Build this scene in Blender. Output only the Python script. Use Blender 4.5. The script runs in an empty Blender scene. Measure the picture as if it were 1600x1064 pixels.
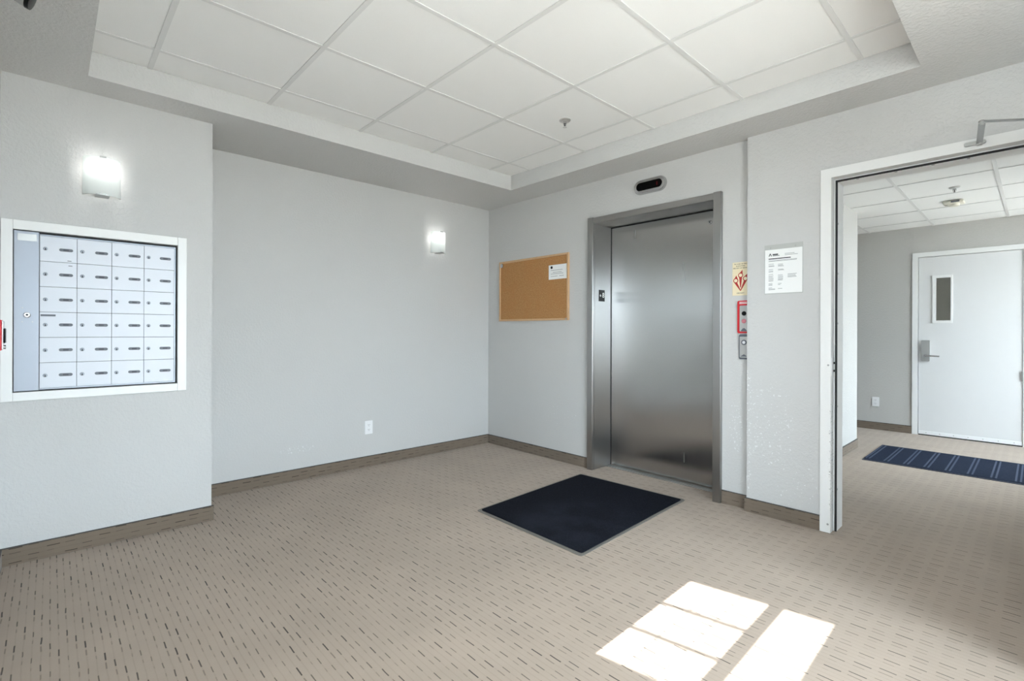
import bpy, bmesh, math, random
from mathutils import Vector, Matrix
from math import pi, sin, cos, radians
random.seed(7)
SC = bpy.context.scene
COL = SC.collection

# ------------------------------------------------------------------ camera, sky, sun, exposure
CAM = (4.0522, -3.4453, 1.1940)
cam_d = bpy.data.cameras.new('camera')
cam = bpy.data.objects.new('camera', cam_d); COL.objects.link(cam)
cam_d.sensor_fit = 'HORIZONTAL'; cam_d.sensor_width = 36.0
cam_d.lens = 771.04 / 1600 * 36.0
cam_d.shift_y = (518.02 - 532.0) / 1600 * -1.0 * -1.0
cam_d.clip_start = 0.02; cam_d.clip_end = 200
yaw, roll = 0.8184, -0.0035
cam.matrix_world = (Matrix.Translation(CAM) @ Matrix.Rotation(yaw, 4, 'Z')
                    @ Matrix.Rotation(pi / 2, 4, 'X') @ Matrix.Rotation(-roll, 4, 'Z'))
SC.camera = cam

SC.view_settings.view_transform = 'Standard'
SC.view_settings.look = 'None'
SC.view_settings.gamma = 1.0
SC.view_settings.use_curve_mapping = False
SC.view_settings.exposure = 1.05

W = bpy.data.worlds.new('sky'); SC.world = W; W.use_nodes = True
bg = W.node_tree.nodes['Background']
bg.inputs[0].default_value = (0.79, 0.90, 1.0, 1)
bg.inputs[1].default_value = 10.5

SUN_TAN = 0.74
SUN_DIR = Vector((-0.022, 1.0, -SUN_TAN)).normalized()
sd = bpy.data.lights.new('sun', 'SUN'); sd.energy = 15.0; sd.angle = radians(0.3); sd.color = (1.0, 0.97, 0.93)
sun = bpy.data.objects.new('sun', sd); COL.objects.link(sun)
sun.location = (3, -9, 6); sun.rotation_euler = SUN_DIR.to_track_quat('-Z', 'Y').to_euler()

def portal(loc, direction, sx, sy):
    l = bpy.data.lights.new('daylight_portal', 'AREA'); l.shape = 'RECTANGLE'; l.size = sx; l.size_y = sy
    l.cycles.is_portal = True
    o = bpy.data.objects.new('daylight_portal', l); COL.objects.link(o)
    o.location = loc; o.rotation_euler = Vector(direction).to_track_quat('-Z', 'Z').to_euler()

# ------------------------------------------------------------------ materials
def srgb(r, g, b):
    f = lambda c: (c / 255 / 12.92) if c / 255 <= 0.04045 else ((c / 255 + 0.055) / 1.055) ** 2.4
    return (f(r), f(g), f(b), 1)

class NT:
    """small wrapper around a material node tree"""
    def __init__(s, name):
        s.m = bpy.data.materials.new(name); s.m.use_nodes = True
        s.t = s.m.node_tree; s.b = s.t.nodes['Principled BSDF']
    def n(s, kind, **kw):
        nd = s.t.nodes.new(kind)
        for k, v in kw.items(): setattr(nd, k, v)
        return nd
    def put(s, sock, v):
        if v is None: return
        if hasattr(v, 'is_output'): s.t.links.new(v, sock)
        else: sock.default_value = v
    def math(s, op, a, b=None, c=None, clamp=False):
        nd = s.n('ShaderNodeMath', operation=op); nd.use_clamp = clamp
        for i, v in enumerate((a, b, c)): s.put(nd.inputs[i], v)
        return nd.outputs[0]
    def mix(s, f, a, b):
        nd = s.n('ShaderNodeMix', data_type='RGBA')
        s.put(nd.inputs[0], f); s.put(nd.inputs[6], a); s.put(nd.inputs[7], b)
        return nd.outputs[2]
    def noise(s, scale, detail=2.0, rough=0.5, vec=None, dim='3D'):
        nd = s.n('ShaderNodeTexNoise'); nd.noise_dimensions = dim
        nd.inputs['Scale'].default_value = scale; nd.inputs['Detail'].default_value = detail; nd.inputs['Roughness'].default_value = rough
        s.put(nd.inputs['Vector'], vec if vec is not None else s.pos())
        return nd.outputs[0]
    def pos(s):
        if not hasattr(s, '_p'): s._p = s.n('ShaderNodeNewGeometry').outputs['Position']
        return s._p
    def xyz(s, v=None):
        nd = s.n('ShaderNodeSeparateXYZ'); s.put(nd.inputs[0], v or s.pos()); return nd.outputs
    def comb(s, x, y, z):
        nd = s.n('ShaderNodeCombineXYZ')
        for i, v in enumerate((x, y, z)): s.put(nd.inputs[i], v)
        return nd.outputs[0]
    def ramp(s, v, lo, hi):
        nd = s.n('ShaderNodeMapRange'); nd.interpolation_type = 'SMOOTHSTEP'
        s.put(nd.inputs[0], v); nd.inputs[1].default_value = lo; nd.inputs[2].default_value = hi
        return nd.outputs[0]
    def bump(s, h, strength=0.3, dist=0.01):
        nd = s.n('ShaderNodeBump'); nd.inputs['Strength'].default_value = strength; nd.inputs['Distance'].default_value = dist
        s.put(nd.inputs['Height'], h); s.t.links.new(nd.outputs[0], s.b.inputs['Normal'])
    def col(s, v): s.put(s.b.inputs['Base Color'], v)
    def rough(s, v): s.put(s.b.inputs['Roughness'], v)

def plain(name, c, rough=0.5, metal=0.0, spec=0.5, bump=0, bscale=200, var=0.0):
    k = NT(name)
    if var:
        f = k.noise(12, 4, 0.6)
        k.col(k.mix(f, tuple(x * (1 - var) for x in c[:3]) + (1,), tuple(min(1, x * (1 + var)) for x in c[:3]) + (1,)))
    else: k.col(c)
    k.rough(rough); k.b.inputs['Metallic'].default_value = metal
    k.b.inputs['Specular IOR Level'].default_value = spec
    if bump: k.bump(k.noise(bscale, 3), bump, 0.002)
    return k.m

def wall_paint(name, c, chips=None, tex=1.0, chipcol=(0.80, 0.81, 0.81, 1)):
    k = NT(name)
    big = k.noise(1.3, 3, 0.55)
    base = k.mix(big, tuple(x * 0.975 for x in c[:3]) + (1,), tuple(min(1, x * 1.025) for x in c[:3]) + (1,))
    if chips:      # scuffed places where white plaster shows: (x, y, z, radius, density)
        x, y, z = k.xyz()
        spots = k.noise(78, 2.5, 0.65)
        tot = None
        for (cx, cy, cz, rx, ry, rz, thr) in chips:
            d = k.math('ADD', k.math('ADD', k.math('POWER', k.math('DIVIDE', k.math('SUBTRACT', x, cx), rx), 2.0),
                                     k.math('POWER', k.math('DIVIDE', k.math('SUBTRACT', y, cy), ry), 2.0)),
                       k.math('POWER', k.math('DIVIDE', k.math('SUBTRACT', z, cz), rz), 2.0))
            fall = k.math('SUBTRACT', 1.0, k.ramp(d, 0.3, 1.1))
            m = k.ramp(k.math('MULTIPLY', fall, spots), thr, thr + 0.03)
            tot = m if tot is None else k.math('MAXIMUM', tot, m)
        base = k.mix(k.math('MULTIPLY', tot, 0.7), base, chipcol)
    k.col(base); k.rough(0.62); k.b.inputs['Specular IOR Level'].default_value = 0.35
    h = k.math('ADD', k.ramp(k.noise(62, 3, 0.55), 0.42, 0.62), k.math('MULTIPLY', k.noise(160, 2), 0.35))
    k.bump(h, 0.22 * tex, 0.004)
    return k.m

def carpet(name, along, across, base, dark, dash_dark, contrast=1.0, rows=0.0245):
    """woven carpet: dashes 47 mm long in a three-step lattice; along / across are axis letters"""
    k = NT(name)
    P = dict(zip('xyz', k.xyz()))
    A, B = P[along], P[across]
    wob = k.math('MULTIPLY', k.math('SUBTRACT', k.noise(9, 2), 0.5), 0.006)
    Bq = k.math('ADD', B, wob)
    r = k.math('FLOOR', k.math('DIVIDE', Bq, rows))
    fy = k.math('FRACT', k.math('DIVIDE', Bq, rows))
    u = k.math('SUBTRACT', k.math('DIVIDE', A, 0.0705), r)
    u3 = k.math('FLOORED_MODULO', u, 3.0)
    cell = k.math('FLOOR', k.math('DIVIDE', u, 3.0))
    wn = k.n('ShaderNodeTexWhiteNoise'); wn.noise_dimensions = '2D'
    k.put(wn.inputs['Vector'], k.comb(r, cell, 0.0))
    rnd = wn.outputs[0]
    thick = k.math('ADD', 0.068, k.math('MULTIPLY', rnd, 0.03))
    line = k.math('LESS_THAN', k.math('ABSOLUTE', k.math('SUBTRACT', fy, 0.5)), thick)
    strong = k.math('LESS_THAN', u3, k.math('ADD', 0.48, k.math('MULTIPLY', rnd, 0.3)))
    faint = k.math('MULTIPLY', k.math('GREATER_THAN', u3, 1.02), k.math('LESS_THAN', u3, k.math('ADD', 1.25, k.math('MULTIPLY', rnd, 0.4))))
    fade = k.math('ADD', 0.55, k.math('MULTIPLY', rnd, 0.45))
    dash = k.math('MULTIPLY', line, k.math('MULTIPLY', fade, k.math('ADD', strong, k.math('MULTIPLY', faint, 0.5)), clamp=True))
    # faint continuous yarn line and pile grain
    yarn = k.math('MULTIPLY', line, 0.10)
    rib = k.math('MULTIPLY', k.math('ADD', k.math('SINE', k.math('MULTIPLY', A, 2 * pi / 0.0042)), 1.0), 0.5)
    grain = k.noise(420, 2, 0.7)
    soil = k.noise(2.2, 5, 0.6)
    c0 = k.mix(k.ramp(soil, 0.30, 0.72), tuple(x * 0.93 for x in base[:3]) + (1,), tuple(x * 1.05 for x in base[:3]) + (1,))
    c1 = k.mix(k.math('MULTIPLY', k.math('SUBTRACT', 1.0, grain), 0.34), c0, dark)
    c1 = k.mix(k.math('MULTIPLY', rib, 0.05), c1, dark)
    c2 = k.mix(k.math('MULTIPLY', k.math('MAXIMUM', dash, yarn), contrast), c1, dash_dark)
    k.col(c2); k.rough(0.95); k.b.inputs['Specular IOR Level'].default_value = 0.15
    k.b.inputs['Sheen Weight'].default_value = 0.15
    k.bump(k.math('SUBTRACT', grain, k.math('MULTIPLY', dash, 0.8)), 0.25, 0.003)
    return k.m

def steel(name, c, rough, aniso=0.75, streak=0.03):
    k = NT(name)
    uv = k.n('ShaderNodeUVMap'); uv.uv_map = 'uv'
    tg = k.n('ShaderNodeTangent'); tg.direction_type = 'UV_MAP'; tg.uv_map = 'uv'
    x, y, z = k.xyz(uv.outputs[0])
    s1 = k.noise(1.0, 2, 0.5, k.comb(k.math('MULTIPLY', x, 160.0), k.math('MULTIPLY', y, 1.5), 0.0))
    s2 = k.noise(1.0, 2, 0.5, k.comb(k.math('MULTIPLY', x, 14.0), k.math('MULTIPLY', y, 2.2), 3.0))
    f = k.math('ADD', k.math('MULTIPLY', s1, 0.6), k.math('MULTIPLY', s2, 0.4))
    k.col(k.mix(f, tuple(v * (1 - streak) for v in c[:3]) + (1,), tuple(v * (1 + streak) for v in c[:3]) + (1,)))
    k.b.inputs['Metallic'].default_value = 1.0
    k.put(k.b.inputs['Roughness'], k.math('ADD', rough - 0.03, k.math('MULTIPLY', s2, 0.06)))
    k.b.inputs['Anisotropic'].default_value = aniso
    k.t.links.new(tg.outputs[0], k.b.inputs['Tangent'])
    return k.m

def glass_pane(name, tint=(0.97, 0.985, 0.98, 1), refl=0.08):
    k = NT(name); t = k.t; t.nodes.remove(k.b)
    out = t.nodes['Material Output']
    tr = k.n('ShaderNodeBsdfTransparent'); tr.inputs[0].default_value = tint
    gl = k.n('ShaderNodeBsdfGlossy'); gl.inputs['Roughness'].default_value = 0.02
    fr = k.n('ShaderNodeLayerWeight'); fr.inputs[0].default_value = 0.25
    mx = k.n('ShaderNodeMixShader')
    t.links.new(k.math('MULTIPLY', fr.outputs['Fresnel'], 0.8, clamp=True), mx.inputs[0])
    t.links.new(tr.outputs[0], mx.inputs[1]); t.links.new(gl.outputs[0], mx.inputs[2]); t.links.new(mx.outputs[0], out.inputs[0])
    return k.m

def lamp_glass(name):
    k = NT(name); t = k.t; t.nodes.remove(k.b)
    out = t.nodes['Material Output']
    d = k.n('ShaderNodeBsdfDiffuse'); d.inputs[0].default_value = (0.88, 0.90, 0.89, 1)
    tl = k.n('ShaderNodeBsdfTranslucent'); tl.inputs[0].default_value = (0.90, 0.93, 0.92, 1)
    g = k.n('ShaderNodeBsdfGlossy'); g.inputs['Roughness'].default_value = 0.15
    m1 = k.n('ShaderNodeMixShader'); m1.inputs[0].default_value = 0.5
    m2 = k.n('ShaderNodeMixShader'); m2.inputs[0].default_value = 0.04
    t.links.new(d.outputs[0], m1.inputs[1]); t.links.new(tl.outputs[0], m1.inputs[2])
    t.links.new(m1.outputs[0], m2.inputs[1]); t.links.new(g.outputs[0], m2.inputs[2]); t.links.new(m2.outputs[0], out.inputs[0])
    return k.m

def ceiling_tile(name):
    k = NT(name)
    f = k.noise(260, 3, 0.7)
    k.col(k.mix(f, (0.86, 0.86, 0.845, 1), (0.91, 0.91, 0.90, 1))); k.rough(0.9)
    k.b.inputs['Specular IOR Level'].default_value = 0.2
    k.bump(f, 0.25, 0.002); return k.m

def cork_mat(name):
    k = NT(name)
    a = k.noise(110, 4, 0.7); b = k.noise(7, 3, 0.5)
    c = k.mix(k.ramp(a, 0.3, 0.7), srgb(158, 110, 62), srgb(188, 142, 92))
    k.col(k.mix(k.math('MULTIPLY', k.ramp(b, 0.45, 0.62), 0.35), c, srgb(176, 122, 72))); k.rough(0.9)
    k.bump(a, 0.3, 0.002); return k.m

def wood_mat(name, c):
    k = NT(name)
    x, y, z = k.xyz()
    f = k.noise(1.0, 4, 0.6, k.comb(k.math('MULTIPLY', x, 30.0), k.math('MULTIPLY', y, 30.0), k.math('MULTIPLY', z, 30.0)))
    k.col(k.mix(f, tuple(v * 0.85 for v in c[:3]) + (1,), tuple(v * 1.12 for v in c[:3]) + (1,))); k.rough(0.5); return k.m

def mat_pile(name, c, light, worn=None):
    k = NT(name)
    a = k.noise(170, 3, 0.85); b = k.noise(3.0, 4, 0.6)
    f = k.ramp(a, 0.48, 0.74)
    base = k.mix(k.math('MULTIPLY', f, 0.55), c, light)
    if worn:
        x, y, z = k.xyz()
        d = k.math('ADD', k.math('POWER', k.math('DIVIDE', k.math('SUBTRACT', x, worn[0]), worn[2]), 2.0),
                   k.math('POWER', k.math('DIVIDE', k.math('SUBTRACT', y, worn[1]), worn[3]), 2.0))
        m = k.math('MULTIPLY', k.math('SUBTRACT', 1.0, k.ramp(d, 0.0, 1.0)), k.ramp(b, 0.35, 0.7))
        base = k.mix(k.math('MULTIPLY', m, 0.35), base, light)
    k.col(base); k.rough(0.95); k.b.inputs['Specular IOR Level'].default_value = 0.1
    k.bump(a, 0.6, 0.004); return k.m

def emit(name, c, s):
    k = NT(name); k.col((0, 0, 0, 1)); k.b.inputs['Emission Color'].default_value = c; k.b.inputs['Emission Strength'].default_value = s
    return k.m

GREY = (0.560, 0.556, 0.548, 1)
M = {}
M['wall'] = wall_paint('grey_wall_paint', GREY)
M['wall_back'] = wall_paint('grey_wall_paint_marked', GREY, chips=[(2.63, 0, 0.55, 0.07, 0.1, 0.30, 0.59), (1.0, 0, 0.42, 0.35, 0.1, 0.16, 0.65)])
M['wall_left'] = wall_paint('grey_wall_paint_scuffed', GREY, chips=[(0.0, -2.0, 0.245, 0.1, 0.26, 0.045, 0.60), (0, -0.9, 0.5, 0.1, 0.5, 0.12, 0.70)])
M['wall_chip'] = wall_paint('grey_wall_paint_chipped', GREY, chips=[(2.86, -0.03, 0.62, 0.24, 0.2, 0.46, 0.63), (2.72, -0.03, 0.55, 0.05, 0.2, 0.7, 0.59), (3.02, -0.03, 0.25, 0.2, 0.2, 0.25, 0.65)])
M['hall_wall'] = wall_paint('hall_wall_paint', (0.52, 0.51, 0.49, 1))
M['soffit'] = wall_paint('grey_soffit_paint', (0.60, 0.597, 0.588, 1), tex=1.3)
M['carpet'] = carpet('greige_dash_carpet', 'x', 'y', srgb(177, 160, 145), srgb(121, 105, 91), srgb(58, 50, 44), 0.95)
M['base_x'] = carpet('carpet_base_along_x', 'x', 'z', srgb(126, 113, 100), srgb(82, 72, 62), srgb(48, 41, 35), 0.9)
M['base_y'] = carpet('carpet_base_along_y', 'y', 'z', srgb(126, 113, 100), srgb(82, 72, 62), srgb(48, 41, 35), 0.9)
M['binding'] = plain('dark_binding', srgb(70, 68, 66), 0.8)
M['tile'] = ceiling_tile('white_ceiling_tile')
M['tee'] = plain('white_grid_tee', (0.75, 0.75, 0.74, 1), 0.45)
M['white'] = plain('white_gloss_paint', (0.80, 0.80, 0.79, 1), 0.4, var=0.02)
M['white_worn'] = wall_paint('white_frame_paint', (0.80, 0.80, 0.79, 1), tex=0.25, chipcol=(0.10, 0.095, 0.09, 1), chips=[(3.204, -0.05, 0.45, 0.010, 0.1, 0.55, 0.60), (3.18, -0.05, 0.30, 0.03, 0.1, 0.3, 0.70)])
M['doorwhite'] = plain('white_door_paint', (0.70, 0.70, 0.70, 1), 0.38, var=0.012)
M['seal'] = plain('black_rubber', (0.008, 0.008, 0.008, 1), 0.6)
M['black'] = plain('black_plastic', (0.004, 0.004, 0.004, 1), 0.35, 0, 0.25)
M['void'] = plain('dark_recess', (0.02, 0.02, 0.022, 1), 0.7)
M['steel'] = steel('brushed_stainless_door', (0.47, 0.465, 0.46, 1), 0.26, 1.0)
M['steel_frame'] = steel('brushed_stainless_frame', (0.36, 0.355, 0.345, 1), 0.34, 0.8)
M['chrome'] = plain('satin_chrome', (0.55, 0.55, 0.55, 1), 0.22, 1.0, bump=0)
M['alu'] = plain('grey_aluminium', (0.42, 0.42, 0.41, 1), 0.38, 1.0, var=0.05)
M['silver_panel'] = plain('silver_painted_steel', srgb(158, 164, 174), 0.38, 0.3, var=0.02)
M['maildoor'] = plain('pale_mailbox_paint', srgb(215, 219, 227), 0.4, 0.0, var=0.02)
M['label_grey'] = plain('dark_grey_label', srgb(98, 102, 110), 0.5)
M['label_dark'] = plain('darker_label_print', srgb(66, 70, 78), 0.5)
M['keyhole'] = plain('keyhole_black', (0.01, 0.01, 0.012, 1), 0.5)
M['satin'] = plain('pale_satin_metal', (0.66, 0.66, 0.65, 1), 0.35, 0.85)
M['lens'] = plain('black_lens', (0.002, 0.002, 0.002, 1), 0.5, 0, 0.1)
M['cork'] = cork_mat('cork')
M['oak'] = wood_mat('pale_oak', srgb(206, 168, 128))
M['paper'] = plain('white_paper', (0.84, 0.84, 0.83, 1), 0.7)
M['ink'] = plain('grey_ink', srgb(120, 122, 126), 0.8)
M['ink_dark'] = plain('dark_ink', srgb(60, 62, 66), 0.8)
M['cream'] = plain('cream_sign_plate', srgb(232, 218, 186), 0.5)
M['red'] = plain('red_sign_print', srgb(168, 34, 30), 0.5)
M['redbox'] = plain('red_plate', srgb(196, 40, 48), 0.35)
M['redglow'] = plain('pink_red_button', srgb(196, 120, 130), 0.3)
M['digit'] = emit('dim_red_digit', (0.5, 0.02, 0.02, 1), 0.22)
M['plastic_white'] = plain('white_plastic', (0.82, 0.82, 0.83, 1), 0.35)
M['beige_plastic'] = plain('beige_plastic', srgb(226, 222, 208), 0.5)
M['matnavy'] = mat_pile('navy_mat_pile', (0.0055, 0.0065, 0.011, 1), (0.040, 0.047, 0.066, 1), (2.12, -1.05, 0.5, 0.5))
M['matborder'] = plain('grey_rubber_border', srgb(112, 108, 102), 0.7)
M['matblue'] = mat_pile('blue_mat_pile', srgb(34, 41, 58), srgb(64, 76, 100))
M['matrib'] = plain('pale_blue_rib', srgb(56, 67, 90), 0.9)
M['matdark'] = plain('dark_blue_border', srgb(42, 48, 66), 0.8)
M['glass'] = glass_pane('window_glass')
M['dimglass'] = glass_pane('wired_door_glass', (0.78, 0.78, 0.74, 1))
M['lampglass'] = lamp_glass('frosted_lamp_glass')
M['acrylic'] = plain('hazy_acrylic', srgb(186, 187, 184), 0.2)
M['concrete'] = plain('pale_concrete', (0.45, 0.42, 0.38, 1), 0.9, var=0.05)

# ------------------------------------------------------------------ mesh helpers
class MB:
    def __init__(s): s.bm = bmesh.new()
    def box(s, x0, x1, y0, y1, z0, z1, bev=0.0, seg=2):
        vs = [s.bm.verts.new((x, y, z)) for x in (x0, x1) for y in (y0, y1) for z in (z0, z1)]
        fs = [(0, 1, 3, 2), (4, 6, 7, 5), (0, 4, 5, 1), (2, 3, 7, 6), (0, 2, 6, 4), (1, 5, 7, 3)]
        fc = [s.bm.faces.new([vs[i] for i in f]) for f in fs]
        if bev:
            es = list({e for f in fc for e in f.edges})
            bmesh.ops.bevel(s.bm, geom=es, offset=bev, segments=seg, profile=0.5, affect='EDGES')
        return s
    def prism(s, pts, axis, a0, a1):
        """extrude a 2D polygon along axis; pts in the other two axes in xyz order"""
        def v(p, a):
            q = list(p); q.insert('xyz'.index(axis), a); return s.bm.verts.new(q)
        lo = [v(p, a0) for p in pts]; hi = [v(p, a1) for p in pts]
        n = len(pts)
        for i in range(n): s.bm.faces.new((lo[i], lo[(i + 1) % n], hi[(i + 1) % n], hi[i]))
        s.bm.faces.new(lo); s.bm.faces.new(hi[::-1]); return s
    def lathe(s, c, axis, prof, seg=24):
        """prof: list of (r, h) along axis from c"""
        d = Vector([1.0 if a == axis else 0.0 for a in 'xyz']) if isinstance(axis, str) else Vector(axis).normalized()
        u = d.orthogonal().normalized(); w = d.cross(u); c = Vector(c)
        rings = []
        for r, h in prof:
            rings.append([s.bm.verts.new(c + d * h + (u * cos(2 * pi * i / seg) + w * sin(2 * pi * i / seg)) * max(r, 1e-5)) for i in range(seg)])
        for a, b in zip(rings, rings[1:]):
            for i in range(seg): s.bm.faces.new((a[i], a[(i + 1) % seg], b[(i + 1) % seg], b[i]))
        s.bm.faces.new(rings[0][::-1]); s.bm.faces.new(rings[-1]); return s
    def rod(s, p, q, r, seg=12):
        p, q = Vector(p), Vector(q); return s.lathe(p, (q - p), [(r, 0), (r, (q - p).length)], seg)
    def bar(s, p, q, wdt, thk, up=(0, 0, 1)):
        """flat strip from p to q"""
        p, q = Vector(p), Vector(q); d = (q - p).normalized(); t = Vector(up) - d * d.dot(Vector(up)); t.normalize(); w = d.cross(t)
        vs = [s.bm.verts.new(e + w * a * wdt / 2 + t * b * thk / 2) for e in (p, q) for a in (-1, 1) for b in (-1, 1)]
        for f in [(0, 1, 3, 2), (4, 6, 7, 5), (0, 4, 5, 1), (2, 3, 7, 6), (0, 2, 6, 4), (1, 5, 7, 3)]: s.bm.faces.new([vs[i] for i in f])
        return s
    def build(s, name, mat, parent=None, smooth=False, uvplane=None):
        bmesh.ops.recalc_face_normals(s.bm, faces=s.bm.faces)
        if uvplane:
            L = s.bm.loops.layers.uv.new('uv')
            for f in s.bm.faces:
                n = f.normal
                for l in f.loops:
                    c = l.vert.co
                    if abs(n.y) >= max(abs(n.x), abs(n.z)): l[L].uv = (c.x, c.z)
                    elif abs(n.x) >= abs(n.z): l[L].uv = (c.y, c.z)
                    else: l[L].uv = (c.x, c.y)
        me = bpy.data.meshes.new(name); s.bm.to_mesh(me); s.bm.free()
        me.materials.append(M[mat] if isinstance(mat, str) else mat)
        if smooth:
            for p in me.polygons: p.use_smooth = True
            if smooth != True:
                me.set_sharp_from_angle(angle=radians(smooth))
        o = bpy.data.objects.new(name, me); COL.objects.link(o)
        if parent is not None: adopt(o, parent)
        return o

def adopt(o, p):
    o.parent = p
    base = p.matrix_basis.copy()
    if p.parent: base = p.parent.matrix_basis @ base if False else base
    o.matrix_parent_inverse = WORLD.get(p.name, Matrix.Identity(4)).inverted()
WORLD = {}

def thing(name, label, cat, loc, group=None):
    o = bpy.data.objects.new(name, None); COL.objects.link(o); o.empty_display_size = 0.05
    o.location = loc; WORLD[o.name] = Matrix.Translation(loc)
    o['label'] = label; o['category'] = cat
    if group: o['group'] = group
    return o
def tag(o, label, cat, group=None):
    o['label'] = label; o['category'] = cat
    if group: o['group'] = group
    return o
def struct(o): o['kind'] = 'structure'; return o
def sroot(name, loc=(0, 0, 0)):
    o = bpy.data.objects.new(name, None); COL.objects.link(o); o.location = loc; WORLD[o.name] = Matrix.Translation(loc)
    o['kind'] = 'structure'; return o

def capsule(w, h, n=8):
    """2D capsule outline, centred"""
    r = h / 2; L = w / 2 - r; pts = []
    for i in range(n + 1):
        a = -pi / 2 + pi * i / n; pts.append((L + r * cos(a), r * sin(a)))
    for i in range(n + 1):
        a = pi / 2 + pi * i / n; pts.append((-L + r * cos(a), r * sin(a)))
    return pts
def rrect(w, h, r, n=5):
    pts = []
    for cx, cy, a0 in ((w / 2 - r, -h / 2 + r, -pi / 2), (w / 2 - r, h / 2 - r, 0), (-w / 2 + r, h / 2 - r, pi / 2), (-w / 2 + r, -h / 2 + r, pi)):
        for i in range(n + 1):
            a = a0 + pi / 2 * i / n; pts.append((cx + r * cos(a), cy + r * sin(a)))
    return pts
def off(pts, a, b): return [(p[0] + a, p[1] + b) for p in pts]

def text(name, body, size, loc, rot, mat, parent, align='CENTER', ext=0.0004, sx=1.0):
    cu = bpy.data.curves.new(name, 'FONT'); cu.body = body; cu.size = size; cu.align_x = align; cu.align_y = 'CENTER'; cu.extrude = ext
    o = bpy.data.objects.new(name, cu); COL.objects.link(o); o.location = loc; o.rotation_euler = rot; o.scale = (sx, 1, 1)
    bpy.context.view_layer.update()
    me = bpy.data.meshes.new_from_object(o.evaluated_get(bpy.context.evaluated_depsgraph_get()))
    lo, ro, so = o.location.copy(), o.rotation_euler.copy(), o.scale.copy()
    bpy.data.objects.remove(o); me.materials.clear(); me.materials.append(M[mat])
    o = bpy.data.objects.new(name, me); COL.objects.link(o); o.location = lo; o.rotation_euler = ro; o.scale = so
    if parent is not None: adopt(o, parent)
    return o
FACE_MY = (pi / 2, 0, 0)          # text that faces -Y (towards the camera)
FACE_PX = (pi / 2, 0, pi / 2)     # text that faces +X

# ------------------------------------------------------------------ key dimensions (metres)
SOFF, TRAY, HCEIL = 2.496, 2.626, 2.440
FRONT, RIGHT = -3.63, 5.40
MBX = 0.487                        # face of the mailbox wall
STEP = -0.042                      # face of the wall to the right of the elevator
T = 0.15
FAR = 4.02
HALLX = 2.755                      # face of the hall's left wall
HRIGHT = 5.6

# ------------------------------------------------------------------ the shell
MB_ = MB
struct(MB().box(-T, HRIGHT + T, FRONT - T, 5.3, -0.1, 0).build('floor', 'carpet'))
struct(MB().box(-40, 40, -45, 40, -0.30, -0.15).build('ground', 'concrete'))
struct(MB().box(-T, 0, -2.70, FAR + T, 0, 2.75).build('wall_left', 'wall_left'))
# mailbox wall: a deep block with a recess for the mailbox unit
RY0, RY1, RZ0, RZ1 = -3.584, -2.884, 0.875, 1.706
b = MB()
b.box(-T, MBX, FRONT - T, RY0, 0, 2.75); b.box(-T, MBX, RY1, -2.70, 0, 2.75)
b.box(-T, MBX, RY0, RY1, 0, RZ0); b.box(-T, MBX, RY0, RY1, RZ1, 2.75); b.box(-T, MBX - 0.25, RY0, RY1, RZ0, RZ1)
struct(b.build('wall_left_front', 'wall'))
# elevator wall
EX0, EX1, EZ = 1.385, 2.512, 2.158
b = MB(); b.box(0, EX0, 0, 0.12, 0, 2.75); b.box(EX1, 2.717, 0, 0.12, 0, 2.75); b.box(EX0, EX1, 0, 0.12, EZ, 2.75)
struct(b.build('wall_back', 'wall_back'))
# wall to the right of the elevator, with the doorway to the hall
DX0, DX1, DZ = 3.175, 4.155, 2.150
b = MB(); b.box(2.717, DX0, STEP, 0.12, 0, 2.75); b.box(DX1, HRIGHT, STEP, 0.12, 0, 2.75); b.box(DX0, DX1, STEP, 0.12, DZ, 2.75)
struct(b.build('wall_back_right', 'wall_chip'))
# right wall of the lobby with a window
WY0, WY1, WZ0, WZ1 = -3.25, -1.15, 0.25, 2.25
b = MB(); b.box(RIGHT, RIGHT + T, FRONT - T, WY0, 0, 2.75); b.box(RIGHT, RIGHT + T, WY1, STEP, 0, 2.75)
b.box(RIGHT, RIGHT + T, WY0, WY1, 0, WZ0); b.box(RIGHT, RIGHT + T, WY0, WY1, WZ1, 2.75)
struct(b.build('wall_right', 'wall'))
# front wall with the entrance
FX0, FX1, FZ = 2.76, 3.645, 2.08
SX_0, SX_1, SZ_0, SZ_1 = 4.14, 5.00, 0.85, 2.08          # glazed side light right of the entrance
b = MB(); b.box(MBX, FX0, FRONT - T, FRONT, 0, 2.75); b.box(FX1, SX_0, FRONT - T, FRONT, 0, 2.75); b.box(SX_1, RIGHT, FRONT - T, FRONT, 0, 2.75); b.box(SX_0, SX_1, FRONT - T, FRONT, 0, SZ_0); b.box(SX_0, SX_1, FRONT - T, FRONT, SZ_1, 2.75); b.box(FX0, FX1, FRONT - T, FRONT, FZ, 2.75)
struct(b.build('wall_front', 'wall'))
# the hall beyond
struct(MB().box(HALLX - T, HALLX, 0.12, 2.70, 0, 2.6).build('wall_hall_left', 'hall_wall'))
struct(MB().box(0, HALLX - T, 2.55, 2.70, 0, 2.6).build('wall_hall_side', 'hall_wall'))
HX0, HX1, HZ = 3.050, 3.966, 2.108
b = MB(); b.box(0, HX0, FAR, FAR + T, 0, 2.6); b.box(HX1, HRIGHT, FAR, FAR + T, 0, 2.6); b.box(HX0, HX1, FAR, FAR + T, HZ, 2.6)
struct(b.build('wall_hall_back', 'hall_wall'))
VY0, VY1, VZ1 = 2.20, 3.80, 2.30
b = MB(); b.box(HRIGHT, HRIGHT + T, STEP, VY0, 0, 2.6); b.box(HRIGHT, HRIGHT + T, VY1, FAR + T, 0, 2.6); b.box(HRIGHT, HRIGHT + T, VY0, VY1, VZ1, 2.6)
b.box(HRIGHT, HRIGHT + T, VY0, VY1, 0, 0.12)
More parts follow.
